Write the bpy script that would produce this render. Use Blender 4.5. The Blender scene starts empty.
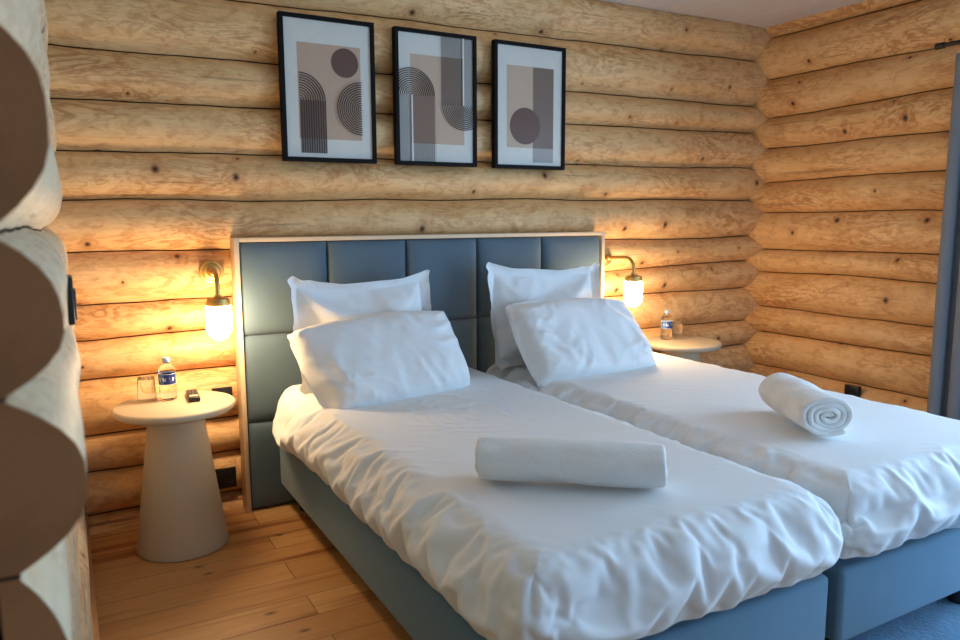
import bpy, bmesh, math, random
import numpy as np
from mathutils import Vector, Matrix, noise

random.seed(7)
S = bpy.context.scene
COL = S.collection
PI = math.pi

# ------------------------------------------------------------------ helpers
def link(o, parent=None):
    COL.objects.link(o)
    if parent is not None:
        o.parent = parent
    return o

def tag(o, label=None, cat=None, group=None, kind=None):
    if label: o['label'] = label
    if cat: o['category'] = cat
    if group: o['group'] = group
    if kind: o['kind'] = kind
    return o

def empty(name, loc, rot=(0, 0, 0)):
    o = bpy.data.objects.new(name, None)
    o.empty_display_size = .1
    o.location = loc
    o.rotation_euler = rot
    return link(o)

def obj(name, bm, mats, parent=None, smooth=True, loc=None, autosmooth=None):
    me = bpy.data.meshes.new(name)
    bmesh.ops.recalc_face_normals(bm, faces=bm.faces)
    bm.to_mesh(me); bm.free()
    if not isinstance(mats, (list, tuple)): mats = [mats]
    for m in mats: me.materials.append(m)
    if smooth:
        for p in me.polygons: p.use_smooth = True
        if autosmooth:
            me.set_sharp_from_angle(angle=math.radians(autosmooth))
    o = bpy.data.objects.new(name, me)
    if loc: o.location = loc
    return link(o, parent)

def box(bm, x0, x1, y0, y1, z0, z1, bevel=0, seg=2, mat=0):
    r = bmesh.ops.create_cube(bm, size=1)
    vs = r['verts']
    for v in vs:
        v.co = Vector(((x0 + x1) / 2 + v.co.x * (x1 - x0), (y0 + y1) / 2 + v.co.y * (y1 - y0), (z0 + z1) / 2 + v.co.z * (z1 - z0)))
    fs = set(f for v in vs for f in v.link_faces)
    for f in fs: f.material_index = mat
    if bevel:
        es = set(e for v in vs for e in v.link_edges)
        bmesh.ops.bevel(bm, geom=list(es), offset=bevel, segments=seg, profile=.5, affect='EDGES')
    return bm

def lathe(bm, prof, n=48, cx=0, cy=0, mat=0, cap=True):
    rings = []
    for r, z in prof:
        if r < 1e-6:
            rings.append([bm.verts.new((cx, cy, z))])
        else:
            rings.append([bm.verts.new((cx + r * math.cos(2 * PI * k / n), cy + r * math.sin(2 * PI * k / n), z)) for k in range(n)])
    for a, b in zip(rings, rings[1:]):
        for k in range(n):
            k2 = (k + 1) % n
            if len(a) == 1 and len(b) == 1: continue
            if len(a) == 1: f = bm.faces.new((a[0], b[k], b[k2]))
            elif len(b) == 1: f = bm.faces.new((a[k], a[k2], b[0]))
            else: f = bm.faces.new((a[k], a[k2], b[k2], b[k]))
            f.material_index = mat
    return bm

def tube(bm, pts, r, n=16, mat=0, caps=True):
    pts = [Vector(p) for p in pts]
    rings = []
    up = Vector((1, 0, 0))
    for i, p in enumerate(pts):
        t = (pts[min(i + 1, len(pts) - 1)] - pts[max(i - 1, 0)]).normalized()
        a = up - t * up.dot(t)
        if a.length < 1e-3: a = Vector((0, 0, 1)) - t * t.z
        a.normalize(); b = t.cross(a)
        rings.append([bm.verts.new(p + a * r * math.cos(2 * PI * k / n) + b * r * math.sin(2 * PI * k / n)) for k in range(n)])
    for A, B in zip(rings, rings[1:]):
        for k in range(n):
            bm.faces.new((A[k], A[(k + 1) % n], B[(k + 1) % n], B[k])).material_index = mat
    if caps:
        bm.faces.new(rings[0]).material_index = mat
        bm.faces.new(rings[-1]).material_index = mat
    return bm

# ------------------------------------------------------------------ materials
class NT:
    def __init__(s, name):
        s.m = bpy.data.materials.new(name); s.m.use_nodes = True
        s.t = s.m.node_tree; s.t.nodes.clear()
        s.out = s.n('ShaderNodeOutputMaterial')
    def n(s, t, **k):
        nd = s.t.nodes.new(t)
        for a, v in k.items(): setattr(nd, a, v)
        return nd
    def l(s, a, b): s.t.links.new(a, b)
    def set(s, nd, **k):
        for a, v in k.items(): nd.inputs[a].default_value = v
    def math(s, op, a, b=None, c=None, clamp=False):
        nd = s.n('ShaderNodeMath', operation=op, use_clamp=clamp)
        for i, x in enumerate((a, b, c)):
            if x is None: continue
            if isinstance(x, (int, float)): nd.inputs[i].default_value = x
            else: s.l(x, nd.inputs[i])
        return nd.outputs[0]
    def ramp(s, fac, stops):
        nd = s.n('ShaderNodeValToRGB')
        while len(nd.color_ramp.elements) < len(stops): nd.color_ramp.elements.new(.5)
        for e, (p, c) in zip(nd.color_ramp.elements, stops):
            e.position = p; e.color = (*c, 1) if len(c) == 3 else c
        s.l(fac, nd.inputs[0]); return nd.outputs[0]
    def mix(s, fac, a, b, mode='MIX'):
        nd = s.n('ShaderNodeMix', data_type='RGBA', blend_type=mode)
        for i, x in ((0, fac), (6, a), (7, b)):
            if isinstance(x, (int, float)): nd.inputs[i].default_value = x
            elif isinstance(x, tuple): nd.inputs[i].default_value = (*x, 1) if len(x) == 3 else x
            else: s.l(x, nd.inputs[i])
        return nd.outputs[2]
    def noise(s, vec, scale=5, detail=3, rough=.5, dist=0):
        nd = s.n('ShaderNodeTexNoise')
        s.set(nd, Scale=scale, Detail=detail, Roughness=rough, Distortion=dist)
        if vec is not None: s.l(vec, nd.inputs['Vector'])
        return nd.outputs['Fac']
    def mapping(s, vec, scale=(1, 1, 1), loc=(0, 0, 0), rot=(0, 0, 0)):
        nd = s.n('ShaderNodeMapping')
        nd.inputs['Scale'].default_value = scale; nd.inputs['Location'].default_value = loc; nd.inputs['Rotation'].default_value = rot
        s.l(vec, nd.inputs['Vector']); return nd.outputs[0]
    def bump(s, h, strength=.2, dist=.01):
        nd = s.n('ShaderNodeBump'); s.set(nd, Strength=strength, Distance=dist)
        s.l(h, nd.inputs['Height']); return nd.outputs[0]
    def bsdf(s, color=None, rough=.5, normal=None, **k):
        nd = s.n('ShaderNodeBsdfPrincipled')
        if isinstance(color, tuple): nd.inputs['Base Color'].default_value = (*color, 1)
        elif color is not None: s.l(color, nd.inputs['Base Color'])
        if isinstance(rough, (int, float)): nd.inputs['Roughness'].default_value = rough
        else: s.l(rough, nd.inputs['Roughness'])
        if normal is not None: s.l(normal, nd.inputs['Normal'])
        for a, v in k.items(): nd.inputs[a.replace('_', ' ')].default_value = v
        s.l(nd.outputs[0], s.out.inputs[0]); return nd

def srgb(r, g, b):
    f = lambda c: (c / 255 / 12.92) if c / 255 <= .04045 else ((c / 255 + .055) / 1.055) ** 2.4
    return (f(r), f(g), f(b))

def simple(name, color, rough=.5, var=.06, scale=60, bump=.0, **k):
    t = NT(name)
    co = t.n('ShaderNodeTexCoord').outputs['Object']
    nz = t.noise(co, scale, 3)
    c = t.mix(nz, tuple(x * (1 - var) for x in color), tuple(min(1, x * (1 + var)) for x in color))
    nrm = t.bump(nz, bump, .002) if bump else None
    t.bsdf(c, rough, nrm, **k)
    return t.m

def wood_log(name, tones, dark, rough=.55, knots=True):
    """peeled pine log; UV is (metres along the log, metres round it)"""
    t = NT(name)
    uv = t.n('ShaderNodeUVMap', uv_map='uv').outputs[0]
    idn = t.n('ShaderNodeAttribute', attribute_name='logid').outputs['Fac']
    # knots
    kv = t.mapping(uv, (2.6, 8.5, 1))
    vor = t.n('ShaderNodeTexVoronoi', feature='F1', voronoi_dimensions='2D'); t.set(vor, Scale=1.0, Randomness=.95)
    t.l(kv, vor.inputs['Vector'])
    # real metric distance from the cell point
    sub = t.n('ShaderNodeVectorMath', operation='SUBTRACT'); t.l(kv, sub.inputs[0]); t.l(vor.outputs['Position'], sub.inputs[1])
    mul = t.n('ShaderNodeVectorMath', operation='MULTIPLY'); t.l(sub.outputs[0], mul.inputs[0]); mul.inputs[1].default_value = (1 / 3.6, 1 / 8.5, 0)
    ln = t.n('ShaderNodeVectorMath', operation='LENGTH'); t.l(mul.outputs[0], ln.inputs[0])
    dist = ln.outputs['Value']
    sep = t.n('ShaderNodeSeparateColor'); t.l(vor.outputs['Color'], sep.inputs[0])
    has = t.math('LESS_THAN', sep.outputs[0], .52)
    size = t.math('MULTIPLY_ADD', sep.outputs[1], .009, .0035)
    kn = t.math('DIVIDE', dist, size)
    core = t.math('MULTIPLY', has, t.math('SUBTRACT', 1.25, kn, clamp=True))
    halo = t.math('MULTIPLY', has, t.math('SUBTRACT', 1.0, t.math('DIVIDE', dist, t.math('MULTIPLY', size, 4.0)), clamp=True))
    # figure: contour lines of a stretched noise, bent round the knots
    f1 = t.noise(t.mapping(uv, (2.6, 13, 1)), 1.0, 5, .6, .5)
    ang = t.math('MULTIPLY_ADD', halo, .16, f1)
    ang = t.math('MULTIPLY', ang, 62)
    con = t.math('MULTIPLY_ADD', t.math('SINE', ang), .5, .5)
    con = t.math('POWER', con, 2.2)
    fmask = t.ramp(t.noise(t.mapping(uv, (1.4, 7, 1), (3.1, 1.7, 0)), 1.0, 2), [(.40, (0, 0, 0)), (.66, (1, 1, 1))])
    fine = t.noise(t.mapping(uv, (9, 210, 1)), 1.0, 3, .6)
    mott = t.noise(t.mapping(uv, (3.5, 14, 1), (9, 4, 0)), 1.0, 4, .6)
    blot = t.noise(t.mapping(uv, (14, 42, 1), (2, 7, 0)), 1.0, 5, .65, .8)
    c = t.mix(idn, tones[0], tones[1])
    c = t.mix(t.ramp(mott, [(.3, (0, 0, 0)), (.7, (1, 1, 1))]), c, tones[2])
    c = t.mix(t.math('MULTIPLY', t.math('MULTIPLY', con, fmask), .72), c, tones[3])
    c = t.mix(t.math('MULTIPLY', t.ramp(blot, [(.48, (0, 0, 0)), (.68, (1, 1, 1))]), .52), c, tones[3])
    c = t.mix(t.math('MULTIPLY', t.ramp(fine, [(.45, (0, 0, 0)), (.75, (1, 1, 1))]), .30), c, tones[3])
    # surface checks: a few thin long cracks
    ck = t.noise(t.mapping(uv, (.9, 46, 1), (5, 2, 0)), 1.0, 2, .5)
    ckm = t.ramp(ck, [(.69, (0, 0, 0)), (.71, (1, 1, 1))])
    c = t.mix(t.math('MULTIPLY', ckm, .35), c, dark)
    c = t.mix(t.math('MULTIPLY', halo, .55), c, tones[3])
    c = t.mix(core, c, dark)
    h = t.math('ADD', t.math('MULTIPLY', fine, .4), t.math('MULTIPLY', mott, 1.2))
    h = t.math('SUBTRACT', h, t.math('MULTIPLY', ckm, .3))
    t.bsdf(c, rough, t.bump(h, .35, .004), Specular_IOR_Level=.35)
    return t.m

M = {}
LT = [srgb(233, 186, 126), srgb(218, 168, 109), srgb(239, 199, 143), srgb(178, 111, 57)]
M['log'] = wood_log('peeled_pine_log', LT, srgb(58, 30, 16))
M['log_daylit'] = wood_log('daylit_pine_log', [srgb(206, 190, 158), srgb(196, 180, 148), srgb(216, 202, 172), srgb(170, 134, 96)], srgb(60, 36, 20))  # same pine on the left wall, paleness from grazing daylight put into its tones
M['tow'] = simple('caulking_tow', srgb(92, 54, 26), .9)

def end_grain():
    t = NT('log_end_grain')
    uv = t.n('ShaderNodeUVMap', uv_map='uv').outputs[0]
    nz = t.noise(uv, 6, 4, .6)
    d = t.n('ShaderNodeVectorMath', operation='LENGTH'); t.l(uv, d.inputs[0])
    ring = t.math('MULTIPLY_ADD', t.math('SINE', t.math('MULTIPLY', t.math('ADD', d.outputs['Value'], t.math('MULTIPLY', nz, .02)), 620)), .5, .5)
    c = t.mix(t.math('MULTIPLY', ring, .08), srgb(168, 118, 74), srgb(126, 84, 50))
    c = t.mix(t.ramp(nz, [(.45, (0, 0, 0)), (.75, (1, 1, 1))]), c, srgb(138, 94, 58))
    t.bsdf(c, .75)
    return t.m
M['end'] = end_grain()

def floor_mat():
    t = NT('pine_floor_boards')
    co = t.n('ShaderNodeTexCoord').outputs['Object']
    br = t.n('ShaderNodeTexBrick'); br.offset = .37; br.offset_frequency = 2; br.squash = 1
    t.set(br, Scale=1.0, Mortar_Size=0, Bias=0) if False else None
    br.inputs['Scale'].default_value = 1; br.inputs['Mortar Size'].default_value = .0016; br.inputs['Mortar Smooth'].default_value = .3
    br.inputs['Brick Width'].default_value = 2.4; br.inputs['Row Height'].default_value = .135
    br.inputs['Color1'].default_value = (0, 0, 0, 1); br.inputs['Color2'].default_value = (1, 1, 1, 1); br.inputs['Mortar'].default_value = (.5, .5, .5, 1)
    t.l(co, br.inputs['Vector'])
    # offset grain per board
    off = t.n('ShaderNodeVectorMath', operation='MULTIPLY_ADD')
    t.l(br.outputs['Color'], off.inputs[0]); off.inputs[1].default_value = (17, 9, 5); t.l(co, off.inputs[2])
    g = off.outputs[0]
    streak = t.noise(t.mapping(g, (.7, 15, 1)), 1.0, 3, .55, .3)
    fine = t.noise(t.mapping(g, (6, 160, 1)), 1.0, 3, .6)
    n1 = t.noise(t.mapping(g, (1.1, 9, 1), (4, 2, 0)), 1.0, 3)
    con = t.math('MULTIPLY_ADD', t.math('SINE', t.math('MULTIPLY', n1, 60)), .5, .5)
    c = t.mix(br.outputs['Color'], srgb(214, 170, 114), srgb(190, 143, 90))
    c = t.mix(t.math('MULTIPLY', con, .28), c, srgb(176, 112, 62))
    c = t.mix(t.ramp(streak, [(.56, (0, 0, 0)), (.70, (1, 1, 1))]), c, srgb(138, 82, 42))
    c = t.mix(t.math('MULTIPLY', fine, .2), c, srgb(160, 100, 56))
    kv = t.n('ShaderNodeTexVoronoi', voronoi_dimensions='2D'); kv.inputs['Scale'].default_value = 1
    t.l(t.mapping(co, (2.2, 4.5, 1)), kv.inputs['Vector'])
    kd = t.math('SUBTRACT', 1, t.math('DIVIDE', kv.outputs['Distance'], .06), clamp=True)
    c = t.mix(kd, c, srgb(70, 36, 18))
    c = t.mix(t.math('MULTIPLY', br.outputs['Fac'], .85), c, srgb(64, 36, 18))
    t.bsdf(c, .42, t.bump(t.math('SUBTRACT', t.math('MULTIPLY', fine, .15), br.outputs['Fac']), .3, .002), Specular_IOR_Level=.4)
    return t.m
M['floor'] = floor_mat()

def ceil_mat():
    t = NT('whitewashed_boards')
    co = t.n('ShaderNodeTexCoord').outputs['Object']
    sx = t.n('ShaderNodeSeparateXYZ'); t.l(co, sx.inputs[0])
    w = t.math('FRACT', t.math('MULTIPLY', sx.outputs[0], 1 / .11))
    groove = t.math('LESS_THAN', t.math('ABSOLUTE', t.math('SUBTRACT', w, .5)), .025)
    nz = t.noise(t.mapping(co, (40, 2, 1)), 1, 3)
    c = t.mix(nz, srgb(208, 200, 194), srgb(222, 216, 210))
    c = t.mix(t.math('MULTIPLY', groove, .25), c, srgb(150, 142, 134))
    t.bsdf(c, .6)
    return t.m
M['ceiling'] = ceil_mat()
M['trim'] = simple('pine_trim', srgb(176, 128, 82), .5, .12, 20)

def fabric(name, color, weave=900, var=.1, rough=.9, sheen=.2, bump=.15, big=0.0):
    t = NT(name)
    co = t.n('ShaderNodeTexCoord').outputs['Object']
    nz = t.noise(co, 9, 4)
    fn = t.noise(co, weave, 2)
    c = t.mix(nz, tuple(x * (1 - var) for x in color), tuple(min(1, x * (1 + var)) for x in color))
    c = t.mix(t.math('MULTIPLY', fn, var), c, tuple(x * .6 for x in color))
    h = fn
    if big: h = t.math('ADD', fn, t.math('MULTIPLY', t.noise(co, 60, 3), big))
    b = t.bsdf(c, rough, t.bump(h, bump, .002), Sheen_Weight=sheen, Specular_IOR_Level=.2)
    b.inputs['Sheen Roughness'].default_value = .5
    return t.m
M['velvet'] = fabric('blue_grey_velvet', srgb(88, 106, 118), 500, .08, .8, .12, .12)
M['base_fab'] = fabric('grey_upholstery', srgb(98, 130, 150), 700, .08, .9, .15, .2)
M['linen'] = fabric('white_cotton', (.80, .80, .79), 1200, .02, .8, .08, .05)
M['towel'] = fabric('white_terry', (.86, .83, .78), 330, .05, .95, .25, .9, 1.2)
M['curtain'] = fabric('slate_curtain', srgb(124, 128, 134), 800, .08, .9, .15, .2)
M['rug'] = fabric('blue_grey_rug', srgb(92, 134, 164), 160, .3, .98, .2, .9, 2.0)
M['birch'] = simple('pale_birch', srgb(216, 190, 156), .5, .08, 30)
M['table'] = simple('beige_lacquer', srgb(196, 180, 152), .62, .03, 8)
M['brass'] = simple('aged_brass', srgb(205, 166, 98), .46, .12, 30, 0, Metallic=1.0)
M['black'] = simple('black_plastic', srgb(20, 20, 22), .38, .05)
M['black_frame'] = simple('black_frame_wood', srgb(14, 13, 12), .65, .1, Specular_IOR_Level=.15)
M['blackmetal'] = simple('black_metal', srgb(16, 16, 18), .4, .1)
M['darkleg'] = simple('dark_foot', srgb(36, 30, 28), .5, .1)
M['rubber'] = simple('grey_rubber_key', srgb(96, 96, 98), .6, .05)
M['silver'] = simple('silver_strip', srgb(190, 188, 182), .4, .05)
M['mattress'] = fabric('mattress_ticking', srgb(190, 190, 190), 500, .05, .9)

def glassy(name, color=(1, 1, 1), ior=1.45, rough=.0):
    t = NT(name)
    b = t.bsdf(color, rough, None, Transmission_Weight=1.0, IOR=ior)
    return t.m
M['glass'] = glassy('clear_glass', (.98, .99, .99), 1.2)
M['pet'] = glassy('clear_pet', (.92, .97, 1.0), 1.25, .04)
M['water'] = glassy('water', (.95, .98, 1.0), 1.33)
M['cap'] = simple('blue_cap', srgb(150, 176, 205), .4, .05)

def pane_mat():
    t = NT('window_pane')
    a = t.n('ShaderNodeBsdfTransparent'); g = t.n('ShaderNodeBsdfGlossy'); g.inputs['Roughness'].default_value = .02
    m = t.n('ShaderNodeMixShader'); m.inputs[0].default_value = .06
    t.l(a.outputs[0], m.inputs[1]); t.l(g.outputs[0], m.inputs[2]); t.l(m.outputs[0], t.out.inputs[0])
    return t.m
M['pane'] = pane_mat()

def opal():
    t = NT('lit_opal_glass')
    co = t.n('ShaderNodeTexCoord').outputs['Object']
    nz = t.noise(co, 4, 1)
    c = t.mix(nz, (1.0, .69, .38), (1.0, .72, .41))
    e = t.n('ShaderNodeEmission'); t.l(c, e.inputs[0]); e.inputs[1].default_value = LAMP
    g = t.n('ShaderNodeBsdfPrincipled'); g.inputs['Base Color'].default_value = (.9, .88, .84, 1); g.inputs['Roughness'].default_value = .25
    a = t.n('ShaderNodeAddShader'); t.l(e.outputs[0], a.inputs[0]); t.l(g.outputs[0], a.inputs[1]); t.l(a.outputs[0], t.out.inputs[0])
    return t.m
LAMP = 41.0
M['opal'] = opal()

# ------------------------------------------------------------------ log walls
def wob(k, x, a, f=1.3):
    return a * noise.noise(Vector((x * f, k * 7.31, 3.7)))

def log_wall(name, seams, a, b, crest, out, axis, mats, p=.066, step=.035, caps=(False, False), back=None, seed=0, arc=14, offs=None):
    """seams: list of (z at a, z at b), top to bottom.  axis 'x' or 'y' = the way the logs lie; out = +-1 direction
    of the room side along the other axis; crest = where the crests stand."""
    bm = bmesh.new(); uvl = bm.loops.layers.uv.new('uv'); idl = bm.faces.layers.float.new('logid')
    rnd = random.Random(seed)
    n = max(2, int(abs(b - a) / step))
    crest_f = crest if callable(crest) else (lambda t: crest)
    for i in range(len(seams) - 1):
        lid = rnd.random(); uo = rnd.uniform(0, 20); vo = i * 2.37 + seed * 5.1
        co = rnd.uniform(-.006, .006)
        if offs is not None: co = offs.get(i, 0)
        rings = []
        for j in range(n + 1):
            t = j / n; s = a + (b - a) * t
            zt = seams[i][0] + (seams[i][1] - seams[i][0]) * t + wob(i + seed * 50, s, .011, 1.7) + wob(i + seed * 50 + .5, s, .003, 9)
            zb = seams[i + 1][0] + (seams[i + 1][1] - seams[i + 1][0]) * t + wob(i + 1 + seed * 50, s, .011, 1.7) + wob(i + 1 + seed * 50 + .5, s, .003, 9)
            g = .0022
            zt -= g; zb += g
            h = (zt - zb) / 2; mid = (zt + zb) / 2
            pp = p + co + wob(i + seed * 50 + .25, s, .008, 2.2)
            base = crest_f(t) - out * p      # seam plane
            row = []
            row.append((base - out * .03, zb))
            for k in range(arc + 1):
                z = zb + (zt - zb) * (.5 - .5 * math.cos(PI * k / arc))
                d = pp * (1 - abs((z - mid) / h) ** 2.5)
                d += .004 * noise.noise(Vector((s * 3.1, z * 14, i + seed * 3.3)))
                row.append((base + out * max(d, 0), z))
            row.append((base - out * .03, zt))
            rings.append([bm.verts.new((s, q, z) if axis == 'x' else (q, s, z)) for q, z in row])
        m = len(rings[0])
        ch = abs(seams[i][0] - seams[i + 1][0])
        for j in range(n):
            for k in range(m - 1):
                f = bm.faces.new((rings[j][k], rings[j + 1][k], rings[j + 1][k + 1], rings[j][k + 1]))
                f[idl] = lid
                f.material_index = 0 if 0 < k < m - 2 else 2
                for lp, (jj, kk) in zip(f.loops, ((j, k), (j + 1, k), (j + 1, k + 1), (j, k + 1))):
                    lp[uvl].uv = (uo + (a + (b - a) * jj / n) * (1 if b > a else -1), vo + ch * 1.12 * kk / m)
        for e, which in ((0, 0), (n, 1)):
            if not caps[which]: continue
            ring = rings[e]
            # back edge of the cut log: a mirrored arc
            cz = sum(v.co.z for v in ring) / m
            t = e / n; s = a + (b - a) * t
            zb, zt = ring[1].co.z, ring[-2].co.z
            h = (zt - zb) / 2; mid = (zt + zb) / 2; pp = p
            bx = crest_f(t) - out * (.24 - p)
            bk = []
            for k in range(arc + 1):
                z = zt - (zt - zb) * (.5 - .5 * math.cos(PI * k / arc))
                d = pp * (1 - abs((z - mid) / h) ** 2.5)
                q = bx - out * max(d, 0)
                bk.append(bm.verts.new((s, q, z) if axis == 'x' else (q, s, z)))
            f = bm.faces.new([v for v in ring[1:-1]] + bk)
            f.material_index = 1
            c0 = crest_f(t) - out * .12
            for lp in f.loops:
                q = lp.vert.co.y if axis == 'x' else lp.vert.co.x
                lp[uvl].uv = (q - c0 - .02, lp.vert.co.z - mid + .01)
    # backing behind the seams
    zt = max(s[0] for s in seams); zb = min(s[0] for s in seams)
    bk0 = crest_f(.5) - out * (p + .028); bk1 = crest_f(.5) - out * (p + .10)
    lo, hi = min(a, b), max(a, b); q0, q1 = min(bk0, bk1), max(bk0, bk1)
    sh = .0
    if axis == 'x': box(bm, lo, hi, q0, q1, zb, zt, mat=2)
    else: box(bm, q0, q1, lo, hi, zb, zt, mat=2)
    o = obj(name, bm, mats, None, True, autosmooth=50)
    return tag(o, kind='structure')

CEIL = 2.345
mats = [M['log'], M['end'], M['tow']]
BACK = [(2.36, 2.40), (2.115, 2.157), (1.879, 1.897), (1.684, 1.743), (1.497, 1.525), (1.310, 1.337), (1.112, 1.116),
        (.905, .962), (.772, .798), (.615, .588), (.385, .428), (.238, .232), (.058, .055), (-.10, -.10)]
# the measured seams run from x = -.61 to x = 3.1; carry them to the wall's own ends
def ext(seams, a, b, A, B):
    return [(z0 + (z1 - z0) * (A - a) / (b - a), z0 + (z1 - z0) * (B - a) / (b - a)) for z0, z1 in seams]
log_wall('wall_back', ext(BACK, -.61, 3.1, -.82, 3.26), -.82, 3.26, .08, -1, 'x', mats, seed=1)
RIGHT = [(2.46, 2.46), (2.289, 2.288), (2.052, 2.043), (1.826, 1.842), (1.646, 1.643), (1.440, 1.458), (1.260, 1.258), (1.036, 1.049),
         (.903, .903), (.680, .687), (.521, .532), (.308, .322), (.13, .13), (-.08, -.08)]
# right wall: the two logs above the window run through, the rest stop at the window
log_wall('wall_right', ext(RIGHT, .1, -.98, .26, -1.38), .26, -1.38, 3.10, -1, 'y', mats, seed=2)
log_wall('wall_right_lintel', ext(RIGHT[:3], .1, -.98, -1.38, -3.45), -1.38, -3.45, 3.10, -1, 'y', mats, seed=3, step=.08, arc=8)
log_wall('wall_right_far', ext(RIGHT, .1, -.98, -3.45, -4.75), -3.45, -4.75, 3.10, -1, 'y', mats, seed=4, step=.08, arc=8)
LEFT = [(2.42, 2.46), (2.24, 2.27), (2.04, 2.07), (1.84, 1.845), (1.63, 1.66), (1.432, 1.42), (1.226, 1.205), (1.076, 1.01), (.892, .86),
        (.70, .69), (.52, .47), (.34, .30), (.15, .15), (-.06, -.06)]
log_wall('wall_left', LEFT, -2.3, .22, (lambda t: -.634 + .018 * t), 1, 'y', [M['log_daylit'], M['end'], M['tow']], p=.052, seed=5, caps=(True, False), offs={5: .004, 6: .005, 7: .012, 8: -.020, 9: -.030, 10: -.02})
FR = [(z, z) for z in (2.42, 2.2, 2.0, 1.8, 1.6, 1.4, 1.2, 1.0, .8, .6, .4, .2, 0)]
log_wall('wall_front', FR, -2.5, .75, -4.62, 1, 'x', mats, seed=6, step=.1, arc=8)
log_wall('wall_front_lintel', [(2.42, 2.42), (2.25, 2.25), (2.08, 2.08)], .75, 2.65, -4.62, 1, 'x', mats, seed=9, step=.1, arc=8)
log_wall('wall_front_end', FR, 2.65, 3.26, -4.62, 1, 'x', mats, seed=10, step=.1, arc=8)
log_wall('wall_side', FR, -4.75, .25, -2.4, 1, 'y', mats, seed=7, step=.1, arc=8)
log_wall('wall_hall', FR, -2.5, -.83, .08, -1, 'x', mats, seed=8, step=.1, arc=8)

bm = bmesh.new(); box(bm, -2.55, 3.35, -4.8, .35, -.08, 0); tag(obj('floor', bm, M['floor'], smooth=False), kind='structure')
bm = bmesh.new(); box(bm, -2.55, 3.35, -4.8, .35, CEIL, CEIL + .08); tag(obj('ceiling', bm, M['ceiling'], smooth=False), kind='structure')
# skirting board of the left wall
bm = bmesh.new(); box(bm, -.66, -.612, -2.28, .10, 0.0, .085, .004)
tag(obj('baseboard_left', bm, M['trim'], autosmooth=40), kind='structure')
bm = bmesh.new(); box(bm, -.61, 3.1, .100, .125, 0.0, .035, .004)
tag(obj('baseboard_back', bm, M['trim'], autosmooth=40), kind='structure')

# window in the right wall (outside the frame, it lets the daylight in)
w = bmesh.new()
Y0, Y1, Z0, Z1 = -3.45, -1.38, .02, 2.05
for y0, y1, z0, z1 in ((Y0, Y1, Z1 - .07, Z1), (Y0, Y1, Z0, Z0 + .07), (Y0, Y0 + .07, Z0, Z1), (Y1 - .07, Y1, Z0, Z1), (-2.45, -2.38, Z0, Z1)):
    box(w, 3.13, 3.21, y0, y1, z0, z1, .004)
win = tag(obj('window_1', w, M['trim'], autosmooth=40), kind='structure')
bm = bmesh.new(); box(bm, 3.168, 3.172, Y0 + .05, Y1 - .05, Z0 + .05, Z1 - .05); obj('pane', bm, M['pane'], win, smooth=False)

w = bmesh.new()
for x0, x1, z0, z1 in ((.75, 2.65, 2.01, 2.08), (.75, 2.65, .02, .09), (.75, .82, .02, 2.08), (2.58, 2.65, .02, 2.08), (1.665, 1.735, .02, 2.08)):
    box(w, x0, x1, -4.73, -4.65, z0, z1, .004)
win = tag(obj('window_2', w, M['trim'], autosmooth=40), kind='structure')
bm = bmesh.new(); box(bm, .8, 2.6, -4.692, -4.688, .07, 2.03); obj('pane', bm, M['pane'], win, smooth=False)

# ------------------------------------------------------------------ headboard
HB = empty('headboard', (.925, .04, 0))
tag(HB, 'blue-grey tufted headboard in a thin pale wooden frame behind both beds', 'headboard')
T = .37
bm = bmesh.new()
for x0, x1, z0, z1 in ((-.945, -.925, 0, 1.161), (.925, .945, 0, 1.161), (-.925, .925, 1.143, 1.161)):
    box(bm, x0, x1, -.042, .042, z0, z1, .003)
box(bm, -.925, .925, .02, .040, 0.0, 1.143)
obj('frame', bm, M['birch'], HB, autosmooth=40)
def panel_bm(x0, x1, z0, z1, n=14):
    bm = bmesh.new(); g = []
    for i in range(n + 1):
        row = []
        for j in range(n + 1):
            u, v = -1 + 2 * i / n, -1 + 2 * j / n
            u = math.copysign(1 - (1 - abs(u)) ** 1.7, u); v = math.copysign(1 - (1 - abs(v)) ** 1.7, v)
            d = (1 - u ** 8) * (1 - v ** 8)
            x = (x0 + x1) / 2 + u * (x1 - x0) / 2; z = (z0 + z1) / 2 + v * (z1 - z0) / 2
            row.append(bm.verts.new((x, -.016 - .024 * d ** .5 - .004 * d, z)))
        g.append(row)
    for i in range(n):
        for j in range(n): bm.faces.new((g[i][j], g[i + 1][j], g[i + 1][j + 1], g[i][j + 1]))
    ring = [g[i][0] for i in range(n)] + [g[n][j] for j in range(n)] + [g[i][n] for i in range(n, 0, -1)] + [g[0][j] for j in range(n, 0, -1)]
    b = [bm.verts.new((v.co.x, .022, v.co.z)) for v in ring]
    for k in range(len(ring)):
        bm.faces.new((ring[k], ring[(k + 1) % len(ring)], b[(k + 1) % len(ring)], b[k]))
    return bm
for r, (z0, z1) in enumerate(((0.004, .385), (.385, .756), (.756, 1.142))):
    for c in range(5):
        obj('panel', panel_bm(-.925 + c * T + .0008, -.925 + (c + 1) * T - .0008, z0 + .0008, z1 - .0008), M['velvet'], HB)

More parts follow.
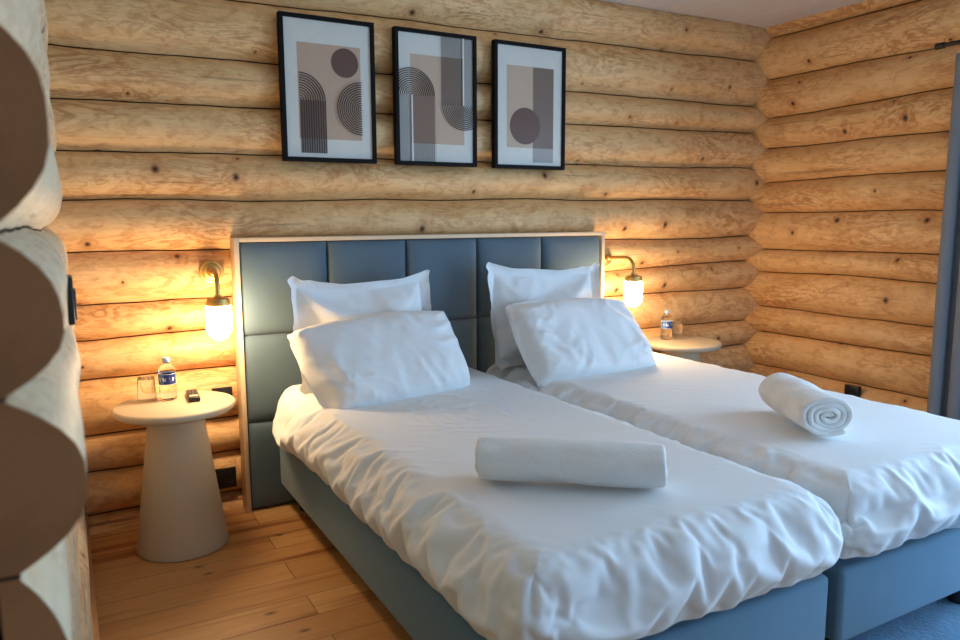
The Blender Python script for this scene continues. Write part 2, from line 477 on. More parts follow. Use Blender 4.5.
# ------------------------------------------------------------------ beds
def make_bed(x0, x1, label, floor_z=0, inset=.09):
    cx = (x0 + x1) / 2; L0, L1 = -1.975, -.012
    b = empty('bed', (cx, (L0 + L1) / 2, 0)); tag(b, label, 'bed', 'box spring beds pushed together')
    hw = (x1 - x0) / 2; hl = (L1 - L0) / 2
    bm = bmesh.new(); box(bm, -hw, hw, -hl, hl, .105, .318, .018, 4)
    obj('box_spring', bm, M['base_fab'], b, autosmooth=60)
    bm = bmesh.new(); box(bm, -hw + .02, hw - .02, -hl + .02, hl - .01, .318, .50, .05, 4)
    obj('mattress', bm, M['mattress'], b, autosmooth=60)
    for sx in (-1, 1):
        for sy in (-1, 1):
            fz = floor_z if sy < 0 else 0
            bm = bmesh.new(); lathe(bm, [(0, .107), (.032, .107), (.028, .004 + fz), (.026, fz), (0, fz)], 24, sx * (hw - (inset if sx > 0 else .09)), sy * (hl - .07))
            obj('leg', bm, M['darkleg'], b, autosmooth=40)
    return b
LX0, LX1, RX0, RX1 = .122, 1.052, 1.098, 2.035
make_bed(LX0, LX1, 'left box spring bed with grey upholstered base under the towel lying crosswise')
make_bed(RX0, RX1, 'right box spring bed with grey upholstered base nearer the curtain', .0115, .235)

# ------------------------------------------------------------------ cloth by simulation
def simulate(o, frames, pressure=None, gravity=1.0, mass=.3, tension=15, shear=5, bend=.5, shrink=None, pin=None, collide=False, quality=6, damp=5, selfc=False, sgroup=None):
    m = o.modifiers.new('cloth', 'CLOTH'); s = m.settings
    s.quality = quality; s.mass = mass
    s.tension_stiffness = tension; s.compression_stiffness = tension; s.shear_stiffness = shear; s.bending_stiffness = bend
    s.tension_damping = damp; s.compression_damping = damp; s.shear_damping = damp; s.bending_damping = .5
    s.air_damping = 2
    s.effector_weights.gravity = gravity
    if pressure is not None:
        s.use_pressure = True; s.uniform_pressure_force = pressure
    if pin: s.vertex_group_mass = pin; s.pin_stiffness = 1
    if shrink: s.shrink_min, s.shrink_max = shrink
    if sgroup: s.vertex_group_shrink = sgroup
    m.collision_settings.use_collision = collide
    m.collision_settings.distance_min = .006
    m.collision_settings.use_self_collision = selfc
    m.point_cache.frame_start = 1; m.point_cache.frame_end = frames + 1
    for f in range(1, frames + 1): S.frame_set(f)
    dg = bpy.context.evaluated_depsgraph_get()
    me = bpy.data.meshes.new_from_object(o.evaluated_get(dg))
    old = o.data; o.modifiers.clear(); o.vertex_groups.clear(); o.data = me; bpy.data.meshes.remove(old)
    me.name = o.name
    for p in me.polygons: p.use_smooth = True
    S.frame_set(1)
    return o

FULL = .165
HEADG = .36
BEND = .03
HEM = .35
def duvet_mesh(x0, x1, y0, y1, ztop, zhem, dx=.02, seed=0):
    """a fitted cover: a top sheet with four sides; returns bmesh, list of (vert, side weight, pinned)"""
    bm = bmesh.new(); nx = round((x1 - x0) / dx); ny = round((y1 - y0) / dx)
    def rc(x, y, r=.07):   # round the plan corners
        cx = min(max(x, x0 + r), x1 - r); cy = min(max(y, y0 + r), y1 - r)
        d = math.hypot(x - cx, y - cy)
        if abs(x - cx) > 1e-9 and abs(y - cy) > 1e-9:
            m = max(abs(x - cx), abs(y - cy)); k = m / d
            return cx + (x - cx) * k, cy + (y - cy) * k
        return x, y
    info = []; g = []
    for i in range(nx + 1):
        row = []
        for j in range(ny + 1):
            x = x0 + (x1 - x0) * i / nx; y = y0 + (y1 - y0) * j / ny
            e = min(x - x0, x1 - x, y - y0, y1 - y)
            X, Y = rc(x, y)
            z = ztop - .055 * (1 - math.sqrt(max(0, 1 - max(0, 1 - e / .085) ** 2))) + .004 * noise.noise(Vector((x * 9 + seed, y * 9, 1)))
            v = bm.verts.new((X, Y, z)); row.append(v)
            eh = y1 - y
            head = min(1, max(0, (Y - (y0 + .85 + .3 * noise.noise(Vector((x * 2.5, seed, 0))))) / .6))
            info.append((v, min(1, HEADG * head + max(0, 1 - e / .085) ** 1.1), False))
        g.append(row)
    for i in range(nx):
        for j in range(ny): bm.faces.new((g[i][j], g[i + 1][j], g[i + 1][j + 1], g[i][j + 1]))
    ring = [g[i][0] for i in range(nx)] + [g[nx][j] for j in range(ny)] + [g[i][ny] for i in range(nx, 0, -1)] + [g[0][j] for j in range(ny, 0, -1)]
    nz = max(3, round((ztop - .055 - zhem) / dx) + 1); prev = ring
    c = Vector(((x0 + x1) / 2, (y0 + y1) / 2, 0))
    for k in range(1, nz + 1):
        t = k / nz; cur = []
        for q, v in enumerate(ring):
            d = Vector((v.co.x - min(max(v.co.x, x0 + .07), x1 - .07), v.co.y - min(max(v.co.y, y0 + .07), y1 - .07), 0))
            if d.length > 0: d.normalize()
            bul = .010 * math.sin(PI * min(1, t)) - .006 * t * t
            z = v.co.z - (v.co.z - zhem) * t + (.012 * noise.noise(Vector((q * .21 + seed * 9, k * .0, 4))) * t)
            nv = bm.verts.new((v.co.x + d.x * bul, v.co.y + d.y * bul, z)); cur.append(nv)
            info.append((nv, min(1, max(0, .75 + .5 * noise.noise(Vector((q * .03, seed, 8)))) * (.35 + .65 * min(1, max(0, (y1 - .04 - v.co.y) / .35)))), k == nz))
        for q in range(len(ring)):
            q2 = (q + 1) % len(ring)
            bm.faces.new((prev[q], prev[q2], cur[q2], cur[q]))
        prev = cur
    return bm, info

def make_duvet(x0, x1, label, seed):
    y0, y1 = -2.0, -.03
    bm, info = duvet_mesh(x0, x1, y0, y1, 0.56, HEM, .0155, seed)
    bm.verts.index_update()
    w = [(v.index, a, p) for v, a, p in info]
    o = obj('duvet', bm, M['linen'])
    gp = o.vertex_groups.new(name='pin')
    gp.add([i for i, a, p in w if p], 1.0, 'REPLACE')
    gs = o.vertex_groups.new(name='still')          # weight 1 keeps its size, 0 is fuller by FULL
    for i, a, p in w: gs.add([i], 1 - a, 'REPLACE')
    # a soft block to lie on, taken away afterwards
    bb = bmesh.new(); box(bb, x0 + .03, x1 - .03, y0 + .03, y1 - .01, .2, .545, .07, 5)
    blk = obj('block', bb, M['mattress'])
    blk.modifiers.new('col', 'COLLISION'); blk.collision.thickness_outer = .004; blk.collision.cloth_friction = 8
    simulate(o, 40, gravity=.6, mass=.25, tension=20, shear=8, bend=BEND, pin='pin', sgroup='still', shrink=(-FULL, 0), collide=True, quality=9, damp=1)
    bpy.data.objects.remove(blk)
    sd = o.modifiers.new('round', 'SUBSURF'); sd.levels = 1; sd.render_levels = 2
    tag(o, label, 'duvet', 'white duvets on the two beds')
    return o
make_duvet(LX0 - .024, LX1 + .004, 'white duvet on the left bed with a rolled towel lying crosswise near its foot', 1)
make_duvet(RX0 - .010, RX1 + .03, 'white duvet on the right bed with a rolled towel whose spiral end shows', 2)

def make_pillow(name, w, h, fl, seed, press, label, loc, rot, mat, group=None, grow=-.03, frames=22, ears=.05, slump=.03, thick=.066, barrel=.03, taper=0.0, crease=0.0, mirror=False):
    d = .0145; nx = round(w / d); ny = round(h / d)
    bm = bmesh.new(); rnd = random.Random(seed); ox = rnd.uniform(0, 50)
    top = {}; bot = {}
    def ins(x, y): return (abs(x) < w / 2 - fl - 1e-6) and (abs(y) < h / 2 - fl - 1e-6)
    for i in range(nx + 1):
        for j in range(ny + 1):
            x = -w / 2 + w * i / nx; y = -h / 2 + h * j / ny
            if ins(x, y):
                u = x / (w / 2 - fl); v = y / (h / 2 - fl)
                z = thick * ((1 - u ** 4) * (1 - v ** 4)) ** .55 + .003
                z *= 1 - .18 * v            # the filling sinks towards the lower edge
                n1 = .010 * noise.noise(Vector((x * 6 + ox, y * 6, 0))) + .004 * noise.noise(Vector((x * 16 + ox, y * 16 + x * 9, 3)))
                top[i, j] = bm.verts.new((x, y, z + n1)); bot[i, j] = bm.verts.new((x, y, -z + n1))
            else:
                zz = .007 * noise.noise(Vector((x * 7 + ox, y * 7, 2)))
                top[i, j] = bot[i, j] = bm.verts.new((x, y, zz))
    for v in set(top.values()) | set(bot.values()):
        a, b = 2 * v.co.x / w, 2 * v.co.y / h
        v.co.x *= 1 + barrel * (1 - b * b) - (.035 if barrel else -.02) * (a * b) ** 4; v.co.y *= 1 + barrel * 1.2 * (1 - a * a) - (.05 if barrel else -.03) * (a * b) ** 4
    for i in range(nx):
        for j in range(ny):
            k = ((i, j), (i + 1, j), (i + 1, j + 1), (i, j + 1))
            a = [top[q] for q in k]; b = [bot[q] for q in k]
            bm.faces.new(a)
            if any(p is not q for p, q in zip(a, b)): bm.faces.new(b[::-1])
    me_o = obj(name, bm, mat)
    simulate(me_o, frames, pressure=press, gravity=0.0, mass=.2, tension=18, shear=6, bend=.10, shrink=(grow, grow), quality=5, damp=6)
    me = me_o.data
    cen = sum((v.co for v in me.vertices), Vector()) / len(me.vertices)
    for v in me.vertices: v.co -= cen
    xs = max(abs(v.co.x) for v in me.vertices); ys = max(abs(v.co.y) for v in me.vertices)
    for v in me.vertices:
        x, y, z = v.co
        u, t = x / xs, y / ys
        if crease and z > 0:
            ca, sa = math.cos(.75), math.sin(.75)
            a, b = x * ca + y * sa, -x * sa + y * ca
            rd = 1 - abs(noise.noise(Vector((a * 3.2 + ox, b * 15 + 2.5 * noise.noise(Vector((x * 5, y * 5, ox))), 5))))
            rd2 = 1 - abs(noise.noise(Vector((a * 5 + ox, b * 30, 9))))
            msk = min(1, max(0, .35 + 1.1 * (abs(u) - .35) + .5 * max(0, -t))) * (1 - max(abs(u), abs(t)) ** 12)
            z += crease * msk * (rd ** 5 + .35 * rd2 ** 4)
        y2 = y - ears * (1 - u * u) * max(0, t) ** 1.5 + .35 * ears * (1 - u * u) * max(0, -t)
        x2 = x * (1 + taper * t)
        # corners of the upper edge nod forward, the lower edge spreads
        v.co = (x2, y2, z * (1 + .15 * max(0, -t)) + slump * (abs(u) ** 3) * max(0, t))
    if mirror:
        for v in me.vertices: v.co.x = -v.co.x
        me.flip_normals()
    sd = me_o.modifiers.new('round', 'SUBSURF'); sd.levels = 1; sd.render_levels = 2
    me_o.location = loc; me_o.rotation_euler = rot
    tag(me_o, label, 'pillow', group)
    return me_o
# local: x across, y up the pillow, z the face; lean = rotation about x
R = math.radians
G = 'white pillows leaning on the headboard'
make_pillow('pillow', .63, .49, .045, 3, 3.0, 'white flanged pillow against the headboard on the left bed, behind another', (.464, -.175, .772), (R(75), 0, R(1)), M['linen'], G, -.01, 20, .045, .0, barrel=0)
make_pillow('pillow', .63, .50, .045, 3, 3.0, 'white flanged pillow against the headboard on the right bed, behind another', (1.376, -.185, .778), (R(75), R(2), R(-3)), M['linen'], G, -.01, 20, .035, .0, barrel=0, mirror=True)
make_pillow('pillow', .675, .42, .028, 6, 1.5, 'front white pillow on the left bed leaning on the flanged pillow', (.478, -.395, .680), (R(49), R(-2), R(9)), M['linen'], G, -.08, 30, .0, .01, .085, .03, .07, .024, True)
make_pillow('pillow', .67, .43, .028, 6, 2.0, 'front white pillow on the right bed nearest the right wall lamp', (1.440, -.405, .685), (R(50), R(2), R(3)), M['linen'], G, -.08, 16, .0, .01, .085, .03, .0, .016)

# ------------------------------------------------------------------ rolled towels
def towel(label, loc, rz, length, r, seed, flat=.8):
    bm = bmesh.new(); rnd = random.Random(seed)
    turns = 4.1; n = 180; th = .0165
    inner = []; nl = 46
    path = []
    for i in range(n + 1):
        a = turns * 2 * PI * i / n
        rad = .006 + (r - .006) * (i / n) ** .85
        path.append((a, rad))
    a_end = path[-1][0]
    def pt(a, rad, s):
        a2 = a - a_end - .9        # free edge tucked under the roll
        wv = 1 + .11 * noise.noise(Vector((math.cos(a2) * 1.4, math.sin(a2) * 1.4, s * 4 + seed))) * (rad / r)
        rr = rad * wv
        y = rr * math.cos(a2) * 1.08; z = rr * math.sin(a2) * flat
        return y, z
    grid = []
    for i, (a, rad) in enumerate(path):
        rowo = []; 
        for k in range(nl + 1):
            s = k / nl
            x = (s - .5) * length
            # ends: every turn stands out a little differently
            e = abs(s - .5) * 2
            x += math.copysign(1, s - .5) * (e ** 6) * .010 * noise.noise(Vector((a * .6, seed, 1 if s > .5 else 5)))
            rad2 = rad * (1 - .035 * e ** 24 + .02 * noise.noise(Vector((a * .9, s * 5, seed))) + .022 * noise.noise(Vector((a * 2.6, s * 16, seed + 4))))
            y, z = pt(a, rad2, s)
            rowo.append(bm.verts.new((x, y, z)))
        grid.append(rowo)
    for i in range(n):
        for k in range(nl): bm.faces.new((grid[i][k], grid[i + 1][k], grid[i + 1][k + 1], grid[i][k + 1]))
    o = obj('rolled_towel', bm, M['towel'])
    zmin = min(v.co.z for v in o.data.vertices)
    so = o.modifiers.new('pile', 'SOLIDIFY'); so.thickness = th; so.offset = -1
    bv = o.modifiers.new('round', 'SUBSURF'); bv.levels = 1; bv.render_levels = 1
    o.location = (loc[0], loc[1], loc[2] - zmin - .003); o.rotation_euler = (0, 0, rz)
    return tag(o, label, 'towel', 'rolled white towels on the beds')
towel('rolled white towel lying crosswise near the foot of the left bed', (.477, -1.615, .562), math.atan2(-.288, .374), .475, .074, 3)
towel('rolled white towel on the right bed with its spiral end facing the viewer', (1.472, -1.548, .563), R(-119), .37, .086, 9)

# ------------------------------------------------------------------ side tables
def side_table(x, y, label):
    t = empty('side_table', (x, y, 0)); tag(t, label, 'side table', 'round beige side tables')
    bm = bmesh.new()
    prof = [(0, .555), (.205, .555), (.211, .553), (.2145, .549), (.215, .544), (.212, .535), (.203, .526), (.185, .520), (.10, .517), (0, .517)]
    lathe(bm, prof, 96); obj('table_top', bm, M['table'], t, autosmooth=35)
    bm = bmesh.new()
    prof = [(0, 0), (.161, 0), (.165, .004), (.165, .010)] + [(.165 - .068 * ((z - .01) / .508) ** .95, z) for z in [.01 + .508 * k / 16 for k in range(1, 17)]] + [(0, .518)]
    lathe(bm, prof, 96); obj('cone_base', bm, M['table'], t, autosmooth=35)
    return t
side_table(-.297, -.183, 'round beige side table with a cone base left of the headboard')
side_table(2.335, -.105, 'round beige side table in the right corner, its base hidden by the bed')

def bottle_label():
    t = NT('bottle_label')
    co = t.n('ShaderNodeTexCoord').outputs['Object']
    sx = t.n('ShaderNodeSeparateXYZ'); t.l(co, sx.inputs[0])
    ang = t.math('ARCTAN2', sx.outputs[1], sx.outputs[0])
    z = sx.outputs[2]
    c0 = t.mix(t.math('GREATER_THAN', t.math('SINE', t.math('MULTIPLY_ADD', ang, 2, .6)), .1), srgb(34, 52, 118), srgb(78, 120, 180))
    wht = t.math('MULTIPLY', t.math('LESS_THAN', t.math('ABSOLUTE', t.math('SUBTRACT', z, .083)), .007), t.math('GREATER_THAN', t.noise(t.mapping(co, (160, 160, 30)), 1, 1), .52))
    c = t.mix(wht, c0, srgb(214, 226, 238))
    edge = t.math('GREATER_THAN', t.math('ABSOLUTE', t.math('SUBTRACT', z, .083)), .019)
    c = t.mix(edge, c, srgb(196, 210, 228))
    t.bsdf(c, .35); return t.m
M['label'] = bottle_label()
def bottle(x, y, z, label):
    b = empty('water_bottle', (x, y, z), (0, 0, R(random.uniform(150, 210)))); tag(b, label, 'bottle', 'small water bottles')
    bm = bmesh.new()
    outer = [(0, .004), (.022, .0), (.029, .003), (.0315, .010)]
    for k in range(1, 8):
        zz = .010 + .048 * k / 7
        outer.append((.0315 - (.0016 if k % 2 else 0), zz))
    outer += [(.0308, .060), (.0308, .105), (.0318, .108), (.0315, .116), (.028, .127), (.021, .136), (.0145, .142), (.0125, .146), (.0125, .150)]
    lathe(bm, outer, 40); obj('body', bm, M['pet'], b)
    bm = bmesh.new(); lathe(bm, [(.0313, .062), (.0313, .104)], 48); lathe(bm, [(.0311, .104), (.0311, .062)], 48)
    obj('label', bm, M['label'], b)
    bm = bmesh.new(); lathe(bm, [(0, .163), (.0125, .163), (.0138, .161), (.0140, .147), (.0128, .1455), (0, .1455)], 32); obj('cap', bm, M['cap'], b, autosmooth=40)
    return b
bottle(-.312, -.115, .5555, 'small clear water bottle with blue label on the left side table')
bottle(2.308, -.012, .5555, 'small clear water bottle with blue label on the right side table')
def tumbler(x, y, z, label):
    bm = bmesh.new()
    # turned upside down, mouth on the table
    lathe(bm, [(.0330, .0), (.0345, .0), (.0300, .088), (.0285, .0925), (0, .0925), (0, .084), (.026, .084), (.0275, .080), (.0330, .0)], 48)
    o = obj('drinking_glass', bm, M['glass'], autosmooth=40); o.location = (x, y, z)
    return tag(o, label, 'glass', 'clear tumblers on the side tables')
tumbler(-.384, -.095, .5552, 'clear drinking glass left of the bottle on the left side table')
tumbler(2.378, -.025, .5552, 'clear drinking glass beside the bottle on the right side table')
rm = empty('remote_control', (-.226, -.135, .5555), (0, 0, R(-4))); tag(rm, 'black remote control on the left side table', 'remote control')
bm = bmesh.new(); box(bm, -.021, .021, -.075, .075, 0, .018, .005, 3); obj('body', bm, M['black'], rm, autosmooth=40)
bm = bmesh.new(); box(bm, -.015, .015, -.052, -.030, .0175, .0188, .0004, 1); obj('silver_strip', bm, M['silver'], rm, smooth=False)
for r_ in range(5):
    for c_ in range(3):
        bm = bmesh.new(); lathe(bm, [(0, .0198), (.0028, .0198), (.0034, .0192), (.0034, .0175), (0, .0175)], 12, -.0105 + c_ * .0105, -.018 + r_ * .0165)
        obj('button', bm, M['rubber'], rm)

# ------------------------------------------------------------------ wall lamps
def wall_lamp(x, label, rz=0):
    z = 1.022
    l = empty('wall_lamp', (x, .085, z), (0, 0, rz)); tag(l, label, 'wall lamp', 'brass wall lamps beside the headboard')
    def disc(prof, n=40):   # profile (r, out)
        bm = bmesh.new(); lathe(bm, prof, n)
        for v in bm.verts: v.co = Vector((v.co.x, -v.co.z, v.co.y))
        return bm
    obj('wall_plate', disc([(0, -.012), (.047, -.012), (.048, .008), (.046, .013), (.036, .015), (.033, .020), (.020, .024), (0, .026)]), M['brass'], l, autosmooth=35)
    obj('elbow', disc([(0, .02), (.017, .022), (.019, .035), (.016, .048), (.010, .056), (0, .056)]), M['brass'], l)
    pts = [(0, -.03, 0), (0, -.12, .004), (0, -.17, .004)]
    cy, cz, rr = -.185, -.052, .058
    pts = [(0, -.03, 0), (0, -.08, .003)] + [(0, -.187 - rr * math.sin(a), -.052 + rr * math.cos(a)) for a in [PI / 2 * k / 10 for k in range(11)]] + [(0, -.245, -.085)]
    bm = bmesh.new(); tube(bm, pts, .0085, 18); obj('arm', bm, M['brass'], l, autosmooth=50)
    bm = bmesh.new(); lathe(bm, [(0, -.072), (.012, -.072), (.014, -.078), (.030, -.083), (.040, -.086), (.0415, -.089), (.0415, -.095), (.0445, -.096), (.0445, -.112), (.0425, -.113), (0, -.113)], 40, 0, -.245)
    obj('collar', bm, M['brass'], l, autosmooth=30)
    bm = bmesh.new()
    prof = [(.036, -.110), (.0455, -.113), (.047, -.117)] + [(.047, -.117 - .079 * k / 4) for k in range(1, 5)] + [(.047 * math.cos(a), -.196 - .050 * math.sin(a)) for a in [PI / 2 * k / 10 for k in range(1, 10)]] + [(0, -.246)]
    lathe(bm, prof, 48, 0, -.245); obj('globe', bm, M['opal'], l)
    return l
wall_lamp(-.098, 'lit brass wall lamp with white glass globe left of the headboard', R(-5))
wall_lamp(1.932, 'lit brass wall lamp with white glass globe right of the headboard')

# ------------------------------------------------------------------ pictures
A = {k: simple('print_' + k, v, .45, .05, 30, 0, Coat_Weight=.12, Coat_Roughness=.2, Specular_IOR_Level=.3) for k, v in dict(
    paper=srgb(206, 204, 194), tan=srgb(182, 154, 130), tan2=srgb(186, 162, 138), disc=srgb(98, 68, 56), line=srgb(60, 44, 36), brown=srgb(134, 108, 90),
    grey=srgb(150, 146, 140), taupe=srgb(118, 98, 84), white=srgb(214, 216, 214)).items()}
AK = list(A)
PW, PH = .412, .596
def art(parent, shapes):
    bm = bmesh.new()
    def P(s, t, k): return bm.verts.new(((s - .5) * PW, -.0135 - .00025 * k, (.5 - t) * PH))
    def poly(pts, k, m):
        f = bm.faces.new([P(s, t, k) for s, t in pts]); f.material_index = AK.index(m)
    def strip(inner, outer, k, m):
        for a, b, c, d in zip(inner, inner[1:], outer[1:], outer):
            poly([a, b, c, d], k, m)
    poly([(.03, .02), (.97, .02), (.97, .98), (.03, .98)], 0, 'paper')
    for k, sh in enumerate(shapes, 1):
        kind = sh[0]
        if kind == 'rect':
            _, s0, s1, t0, t1, m = sh; poly([(s0, t0), (s1, t0), (s1, t1), (s0, t1)], k, m)
        elif kind == 'arc':      # centre, r0, r1 (m), a0, a1 (deg, 0 = right, 90 = up), s limits
            _, cs, ct, r0, r1, a0, a1, m, lo, hi = sh
            n = 40; pi_, po = [], []
            for q in range(n + 1):
                a = R(a0 + (a1 - a0) * q / n)
                for lst, r in ((pi_, r0), (po, r1)):
                    s = cs + r * math.cos(a) / PW; t = ct - r * math.sin(a) / PH
                    lst.append((min(max(s, lo), hi), t))
            for q in range(n):
                quad = [pi_[q], pi_[q + 1], po[q + 1], po[q]]
                if max(p[0] for p in quad) - min(p[0] for p in quad) < 1e-6: continue
                if r0 < 1e-6: quad = [pi_[q], po[q + 1], po[q]]
                try: poly(quad, k, m)
                except ValueError: pass
    bm2 = bm
    me = bpy.data.meshes.new('print')
    bm2.to_mesh(me); bm2.free()
    for a in AK: me.materials.append(A[a])
    o = bpy.data.objects.new('print', me); link(o, parent)
    return o
def picture(x, z, label, shapes):
    p = empty('picture', (x, .062, z)); tag(p, label, 'picture', 'abstract prints above the headboard')
    bm = bmesh.new(); w, h, f = PW / 2, PH / 2, .0175
    for x0, x1, z0, z1 in ((-w, w, h - f, h), (-w, w, -h, -h + f), (-w, -w + f, -h + f, h - f), (w - f, w, -h + f, h - f)):
        box(bm, x0, x1, -.024, .010, z0, z1, .0012, 1)
    obj('frame', bm, M['black_frame'], p, smooth=False)
    bm = bmesh.new(); box(bm, -w + .004, w - .004, -.012, .006, -h + .004, h - .004); obj('backing', bm, M['black_frame'], p, smooth=False)
    art(p, shapes)
    return p
LO, HI = .045, .955
def rings(cs, ct, r, n, a0, a1, lo=LO, hi=HI, m='line', r_in=.0):
    return [('arc', cs, ct, r_in + (r - r_in) * (k + .52) / n, r_in + (r - r_in) * (k + 1) / n, a0, a1, m, lo, hi) for k in range(n)]
NL = 11
s1 = [('rect', .175, .845, .185, .84, 'tan'), ('arc', .675, .30, 0, .061, 0, 360, 'disc', LO, HI),
      ('rect', .185, .185 + .112 / PW, .575, .84, 'brown'), ('rect', .185, .185 + .112 / PW, .84, .94, 'grey')]
s1 += rings(.185, .575, .112, NL, 0, 90, .178)
s1 += [('rect', .185 + .112 / PW * (k + .5) / NL, .185 + .112 / PW * (k + 1) / NL, .575, .94, 'line') for k in range(NL)]
s1 += rings(.845, .615, .112, 12, 90, 270)
s2 = [('rect', .185, .845, .18, .835, 'tan2'),
      ('rect', LO, .19 + .118 / PW, .48, .97, 'grey'), ('rect', .185, .19 + .118 / PW, .48, .835, 'brown'),
      ('rect', .83 - .112 / PW, HI, .03, .535, 'grey'), ('rect', .83 - .112 / PW, .845, .18, .535, 'taupe')]
s2 += rings(.19, .48, .118, 13, 0, 180) + rings(.83, .535, .112, 13, 180, 360)
s2 += [('rect', .186, .202, .48, .97, 'white'), ('rect', .82, .836, .03, .535, 'white')]
s2 += [('rect', .19 + .118 / PW * (k + .86) / 13, .19 + .118 / PW * (k + 1) / 13, .48, .97, 'taupe') for k in range(1, 13)]
s2 += [('rect', .83 - .112 / PW * (k + 1) / 13, .83 - .112 / PW * (k + .86) / 13, .03, .535, 'taupe') for k in range(1, 13)]
s3 = [('rect', .175, .835, .18, .83, 'tan2'), ('rect', .54, .835, .83, .945, 'grey'), ('rect', .54, .835, .18, .83, 'taupe'),
      ('arc', .43, .655, 0, .088, 0, 360, 'disc', LO, HI)]
picture(.413, 1.775, 'black-framed abstract print nearest the left wall, dark disc above a striped half circle', s1)
picture(.920, 1.774, 'black-framed abstract print in the middle with two striped arches', s2)
picture(1.429, 1.773, 'black-framed abstract print nearest the right wall, dark disc low beside a taupe strip', s3)

# ------------------------------------------------------------------ sockets and switch
def socket(name, loc, rz, w, h, label, cat, grp=None, holes=1):
    s = empty(name, loc, (0, 0, rz)); tag(s, label, cat, grp)
    bm = bmesh.new(); box(bm, -w / 2, w / 2, -.010, .016, -h / 2, h / 2, .003, 2); obj('plate', bm, M['black'], s, autosmooth=40)
    for k in range(holes):
        cx = (k - (holes - 1) / 2) * (w / max(holes, 1))
        bm = bmesh.new(); lathe(bm, [(.0205, .0), (.0225, 0), (.0225, .0025), (.0205, .0025), (.0195, .0004), (0, .0004)], 32)
        for v in bm.verts: v.co = Vector((v.co.x + cx, -.010 - v.co.z, v.co.y))
        obj('insert', bm, M['black'], s, autosmooth=30)
    return s
socket('power_socket', (-.094, .088, .140), 0, .105, .088, 'black double power socket low on the log wall beside the left side table', 'power socket', None, 2)
socket('power_socket', (-.082, .080, .497), 0, .082, .080, 'black wall socket half hidden behind the left side table top', 'power socket', None, 1)
socket('power_socket', (3.103, -.625, .275), R(-90), .085, .085, 'black power socket on the right log wall above the bed edge', 'power socket', None, 1)
sw = empty('light_switch', (-.614, -1.47, 1.085)); tag(sw, 'black light switch on the left log wall seen edge on', 'light switch')
bm = bmesh.new(); box(bm, -.012, .0, -.042, .042, -.046, .046, .003, 2); obj('plate', bm, M['black'], sw, autosmooth=40)
bm = bmesh.new(); box(bm, -.001, .004, -.030, .030, -.038, .020, .002, 2); obj('rocker', bm, M['black'], sw, autosmooth=40)

# ------------------------------------------------------------------ curtain and rod
cu = empty('curtain', (3.0, -1.32, 0)); tag(cu, 'slate blue curtain hanging to the floor at the right edge', 'curtain')
bm = bmesh.new(); g = []
ny, nz = 120, 40
for i in range(ny + 1):
    s = i / ny; row = []
    for k in range(nz + 1):
        z = .015 + (1.965 - .015) * k / nz
        a = s * 5 * 2 * PI + .5 + .25 * math.sin(z * 1.3)
        am = .034 * (1 + .15 * math.sin(z * 2 + s * 9))
        row.append(bm.verts.new((am * math.cos(a), .225 - .46 * s - .012 * math.sin(2 * a), z)))
    g.append(row)
for i in range(ny):
    for k in range(nz): bm.faces.new((g[i][k], g[i + 1][k], g[i + 1][k + 1], g[i][k + 1]))
c_ = obj('curtain_panel', bm, M['curtain'], cu); c_.modifiers.new('th', 'SOLIDIFY').thickness = .003
for k in range(5):
    bm = bmesh.new(); yy = .2 - k * .095
    tube(bm, [(.021 * math.cos(a), yy, 2.006 + .021 * math.sin(a)) for a in [2 * PI * q / 24 for q in range(25)]], .0025, 8)
    obj('ring', bm, M['blackmetal'], cu)
rd = empty('curtain_rod', (3.0, -2.3, 2.018)); tag(rd, 'black curtain rod with a plain end cap high on the right wall', 'curtain rod')
bm = bmesh.new(); tube(bm, [(0, 1.28, 0), (0, -1.28, 0)], .0105, 20); obj('pole', bm, M['blackmetal'], rd, autosmooth=40)
for sy in (1, -1):
    bm = bmesh.new(); tube(bm, [(0, sy * 1.262, 0), (0, sy * 1.300, 0)], .0145, 20); obj('end_cap', bm, M['blackmetal'], rd, autosmooth=40)
    bm = bmesh.new(); tube(bm, [(0, sy * 1.15, -.012), (.02, sy * 1.15, -.014), (.16, sy * 1.15, -.014)], .007, 10); obj('bracket', bm, M['blackmetal'], rd)

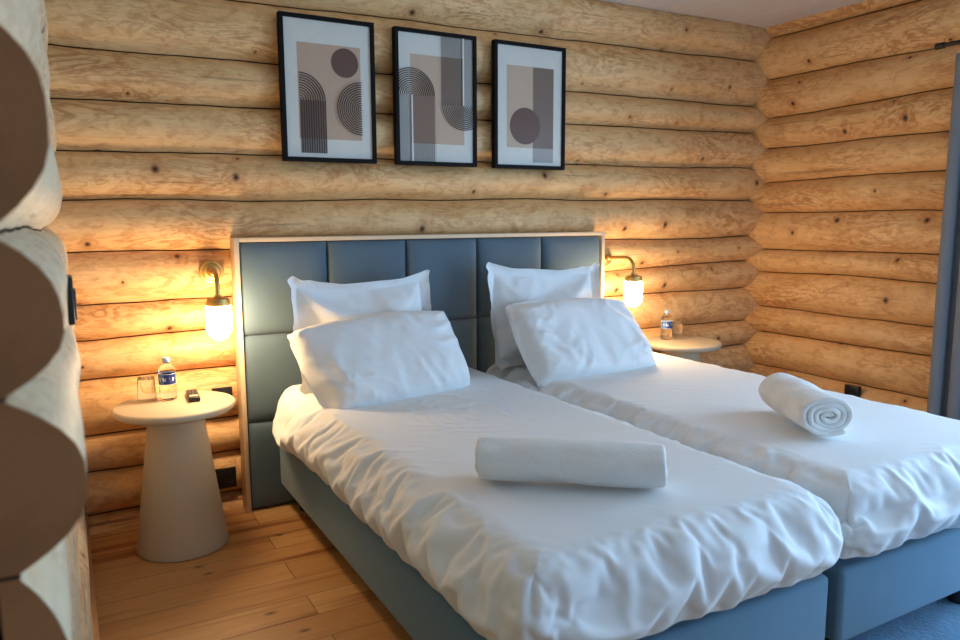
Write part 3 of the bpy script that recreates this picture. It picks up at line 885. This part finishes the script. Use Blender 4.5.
# ------------------------------------------------------------------ rug
bm = bmesh.new(); g = []
for i in range(91):
    row = []
    for j in range(91):
        x = 1.28 + 1.6 * i / 90; y = -3.5 + 1.72 * j / 90
        row.append(bm.verts.new((x, y, .009 + .0025 * noise.noise(Vector((x * 40, y * 40, 0))) + .001 * noise.noise(Vector((x * 8, y * 8, 4))))))
    g.append(row)
for i in range(90):
    for j in range(90): bm.faces.new((g[i][j], g[i + 1][j], g[i + 1][j + 1], g[i][j + 1]))
o = obj('rug', bm, M['rug']); so = o.modifiers.new('th', 'SOLIDIFY'); so.thickness = .008; so.offset = -1
tag(o, 'blue-grey woven rug on the floor at the foot of the right bed', 'rug')

# ------------------------------------------------------------------ light
def area(name, loc, rot, sx, sy, col, power):
    l = bpy.data.lights.new(name, 'AREA'); l.shape = 'RECTANGLE'; l.size = sx; l.size_y = sy; l.color = col; l.energy = power
    o = bpy.data.objects.new(name, l); o.location = loc; o.rotation_euler = rot; link(o); return o
area('window_daylight', (3.40, -2.42, 1.15), (0, R(90), 0), 2.3, 2.3, (.42, .69, 1.0), 74)
area('window_daylight_front', (1.7, -4.95, 1.1), (R(90), 0, 0), 2.1, 2.2, (.24, .57, 1.0), 15)
W = bpy.data.worlds.new('dusk_sky'); S.world = W; W.use_nodes = True
bg = W.node_tree.nodes['Background']; bg.inputs[0].default_value = (.35, .55, .9, 1); bg.inputs[1].default_value = .5

# ------------------------------------------------------------------ camera
rt = Vector((.872954, -.487784, -.004264)); up = Vector((.070486, .117486, .990570)); fw = Vector((.482683, .865023, -.136942))
cd = bpy.data.cameras.new('camera'); cam = bpy.data.objects.new('camera', cd); link(cam)
m3 = Matrix((rt, up, -fw)).transposed()
cam.matrix_world = Matrix.Translation((-.62817, -3.12464, 1.24133)) @ m3.to_4x4()
cd.sensor_width = 36; cd.lens = 28.0; cd.clip_start = .05
cd.dof.use_dof = True; cd.dof.focus_distance = 2.9; cd.dof.aperture_fstop = 4.0
S.camera = cam
S.view_settings.view_transform = 'Standard'; S.view_settings.look = 'None'
S.view_settings.exposure = 1.34; S.view_settings.gamma = 1.0; S.view_settings.use_curve_mapping = False
